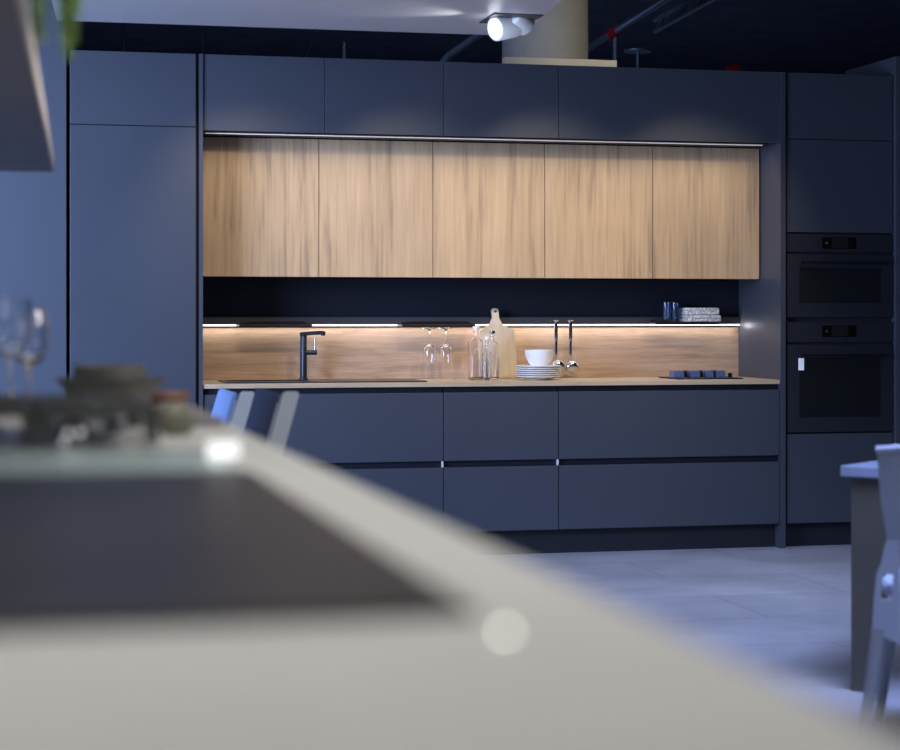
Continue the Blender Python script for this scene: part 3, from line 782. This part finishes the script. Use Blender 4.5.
# seat
seat = [(prof[4][0]-.005, yc+.14), (prof[6][0]-.01, yc+.30), (prof[6][0]-.005, yc+.52), (prof[6][0]+.06, yc+.58)]
poly = seat+[(2*mx_-x, y) for x, y in seat[::-1]]
obj('seat', prism(bmesh.new(), poly, 'z', zs0-.01, zs0+.02, bev=.006), 'chairshell', ct, True)
# side skirts with a slot, flaring into the legs
for s_ in (0, 1):
    def mirror(x): return x if s_ == 0 else 2*mx_-x
    g = bmesh.new()
    def strip(pts, y0, y1):
        P = [(mirror(XY(u, yc)), zc(v)) for u, v in pts]
        prism(g, P, 'y', y0, y1)
    Y0, Y1 = yc+.115, yc+.13
    strip([(889, 546), (902, 546), (902, 580), (880.5, 580), (885, 567)], Y0, Y1)
    strip([(880.5, 580), (886, 580), (884, 606), (878, 606)], Y0, Y1)
    strip([(896, 580), (902, 580), (902, 606), (894, 606)], Y0, Y1)
    strip([(878, 606), (902, 606), (902, 652), (890, 645), (876, 641)], Y0, Y1)
    obj('side_skirt', g, 'chairshell', ct)
    for yy, k in ((yc+.13, 0), (yc+.50, 1)):
        a = Vector((mirror(XY(882.5, yc)), yy, zc(636))); b = Vector((mirror(XY(867, yc)), yy-.03 if k == 0 else yy+.03, 0))
        obj('leg', tube(bmesh.new(), [a, b], [.021, .014], 16), 'chairleg', ct, True)

ct.rotation_euler = (0, 0, math.radians(-32)); ct.location.x += .018
# ------------------------------------------------------------------ lights
def area(name, loc, target, size, sizey, power, col, spread=None):
    l = bpy.data.lights.new(name, 'AREA'); l.shape = 'RECTANGLE'; l.size = size; l.size_y = sizey; l.energy = power; l.color = col
    if spread: l.spread = spread
    o = bpy.data.objects.new(name, l); COL.objects.link(o); o.location = loc
    o.rotation_euler = (Vector(target)-Vector(loc)).to_track_quat('-Z', 'Y').to_euler(); return o
def spot(name, loc, target, power, col, ang, blend=.5, r=.03):
    l = bpy.data.lights.new(name, 'SPOT'); l.energy = power; l.color = col; l.spot_size = math.radians(ang); l.spot_blend = blend; l.shadow_soft_size = r
    o = bpy.data.objects.new(name, l); COL.objects.link(o); o.location = loc
    o.rotation_euler = (Vector(target)-Vector(loc)).to_track_quat('-Z', 'Y').to_euler(); return o
# cool daylight from the left
area('window_daylight', (-2.4, 6.6, 1.7), (.0, 9.4, 1.3), 2.2, 2.4, 180, (.41, .56, 1.0), math.radians(115))
area('blue_fill', (3.0, 4.4, 2.9), (3.0, 6.0, 0), 2.0, 1.2, 48, (.42, .54, 1.0), math.radians(85))
area('floor_light', (3.2, 7.9, 3.2), (3.2, 8.0, 0), 2.2, .6, 12, (.66, .74, 1.0), math.radians(80))
area('room_light', (.1, 1.6, 3.2), (.1, 2.0, 0), 1.6, 2.6, 18, (1, .97, .93), math.radians(90))
spot('glint_fill', (-.7, 4.6, 3.1), (.05, 3.0, 1.05), 26, (1, .96, .9), 60, .8, .045)  # pair of unseen spots added for glints on glasses and steel
spot('glint_fill', (-.3, 4.9, 3.1), (.05, 3.0, 1.05), 20, (.92, .95, 1), 60, .8, .045)
spot('stool_fill', (.7, 4.2, 3.1), (.85, 6.3, .8), 60, (1, .98, .86), 34, .8, .05)  # unseen neutral light added to whiten the stool posts
area('rear_fill', (2.5, 13.5, .4), (2.5, 13.6, 3.4), 7, 4, 22, (.5, .62, 1.0))  # added light behind the cabinets to lift the dark ceiling
area('streak_fill', (-2.2, .9, 1.9), (.05, 3.7, 1.1), .22, 1.5, 16, (.92, .95, 1.0))  # softbox-like light added for tall streaks on the wine glasses
area('shelf_fill', (2.4, 2.6, 2.3), (.1, 3.9, 1.6), .6, .6, 9, (1, .92, .84), math.radians(60))  # added light from the right to brighten the shelf edge
area('front_fill', (1.2, 3.4, 2.9), (1.8, 9.6, 1.2), 2.4, .8, 7, (.85, .9, 1.0))
# accent lamps in front of the niche, and the light strips
for x, pw_ in ((1.1, 46), (1.95, 46), (2.75, 60), (3.6, 48)):
    spot('accent_spot', (x, 8.1, 2.50), (x+(2.46-x)*.12, 9.70, 1.24), pw_, (1, .86, .69), 58, 1.0, .03)
area('strip_light_upper', (2.46, YF+.065, ZU-.014), (2.46, YF+.16, ZU-.4), 2.9, .02, 2.2, (1, .90, .80), math.radians(120)).rotation_euler = (math.radians(20), 0, 0)
area('strip_light_lower', (2.46, YB-.03, ZL-.012), (2.46, YB-.03, 0), 2.95, .015, 2.0, (1, .95, .93))
spot('end_glow', (X6-.05, YB-.035, ZL-.002), (X6, YB-.06, ZL), .22, (.9, .88, 1), 150, 1, .01)
spot('canopy_glow', hb+hd*.05+Vector((-.03, 0, -.03)), hb+Vector((-1.0, -.2, .08)), 3.5, (.95, .97, 1), 80, .8, .02)
spot('lamp_fill', (2.0, 8.0, 2.2), sc_, 6, (.85, .92, 1), 40, .8, .05)
spot('column_glow', (cx_+.5, 8.9, 3.2), (cx_+.2, 9.95, 2.62), 20, (1, .93, .78), 54, .8, .05)

w = bpy.data.worlds.new('world'); scn.world = w; w.use_nodes = True
w.node_tree.nodes['Background'].inputs[0].default_value = (.35, .42, .62, 1); w.node_tree.nodes['Background'].inputs[1].default_value = .14

# ------------------------------------------------------------------ camera
cd = bpy.data.cameras.new('camera'); cam = bpy.data.objects.new('camera', cd); COL.objects.link(cam)
cam.location = (0, 0, EYE); cam.rotation_euler = (PI/2, 0, -YAW)
cd.sensor_width = 36; cd.lens = 36*F/900; cd.shift_y = -57/900
cd.clip_start = .05; cd.clip_end = 60
cd.dof.use_dof = True; cd.dof.focus_distance = 9.75; cd.dof.aperture_fstop = 2.7
scn.camera = cam
scn.view_settings.view_transform = 'Standard'
scn.view_settings.look = 'None'
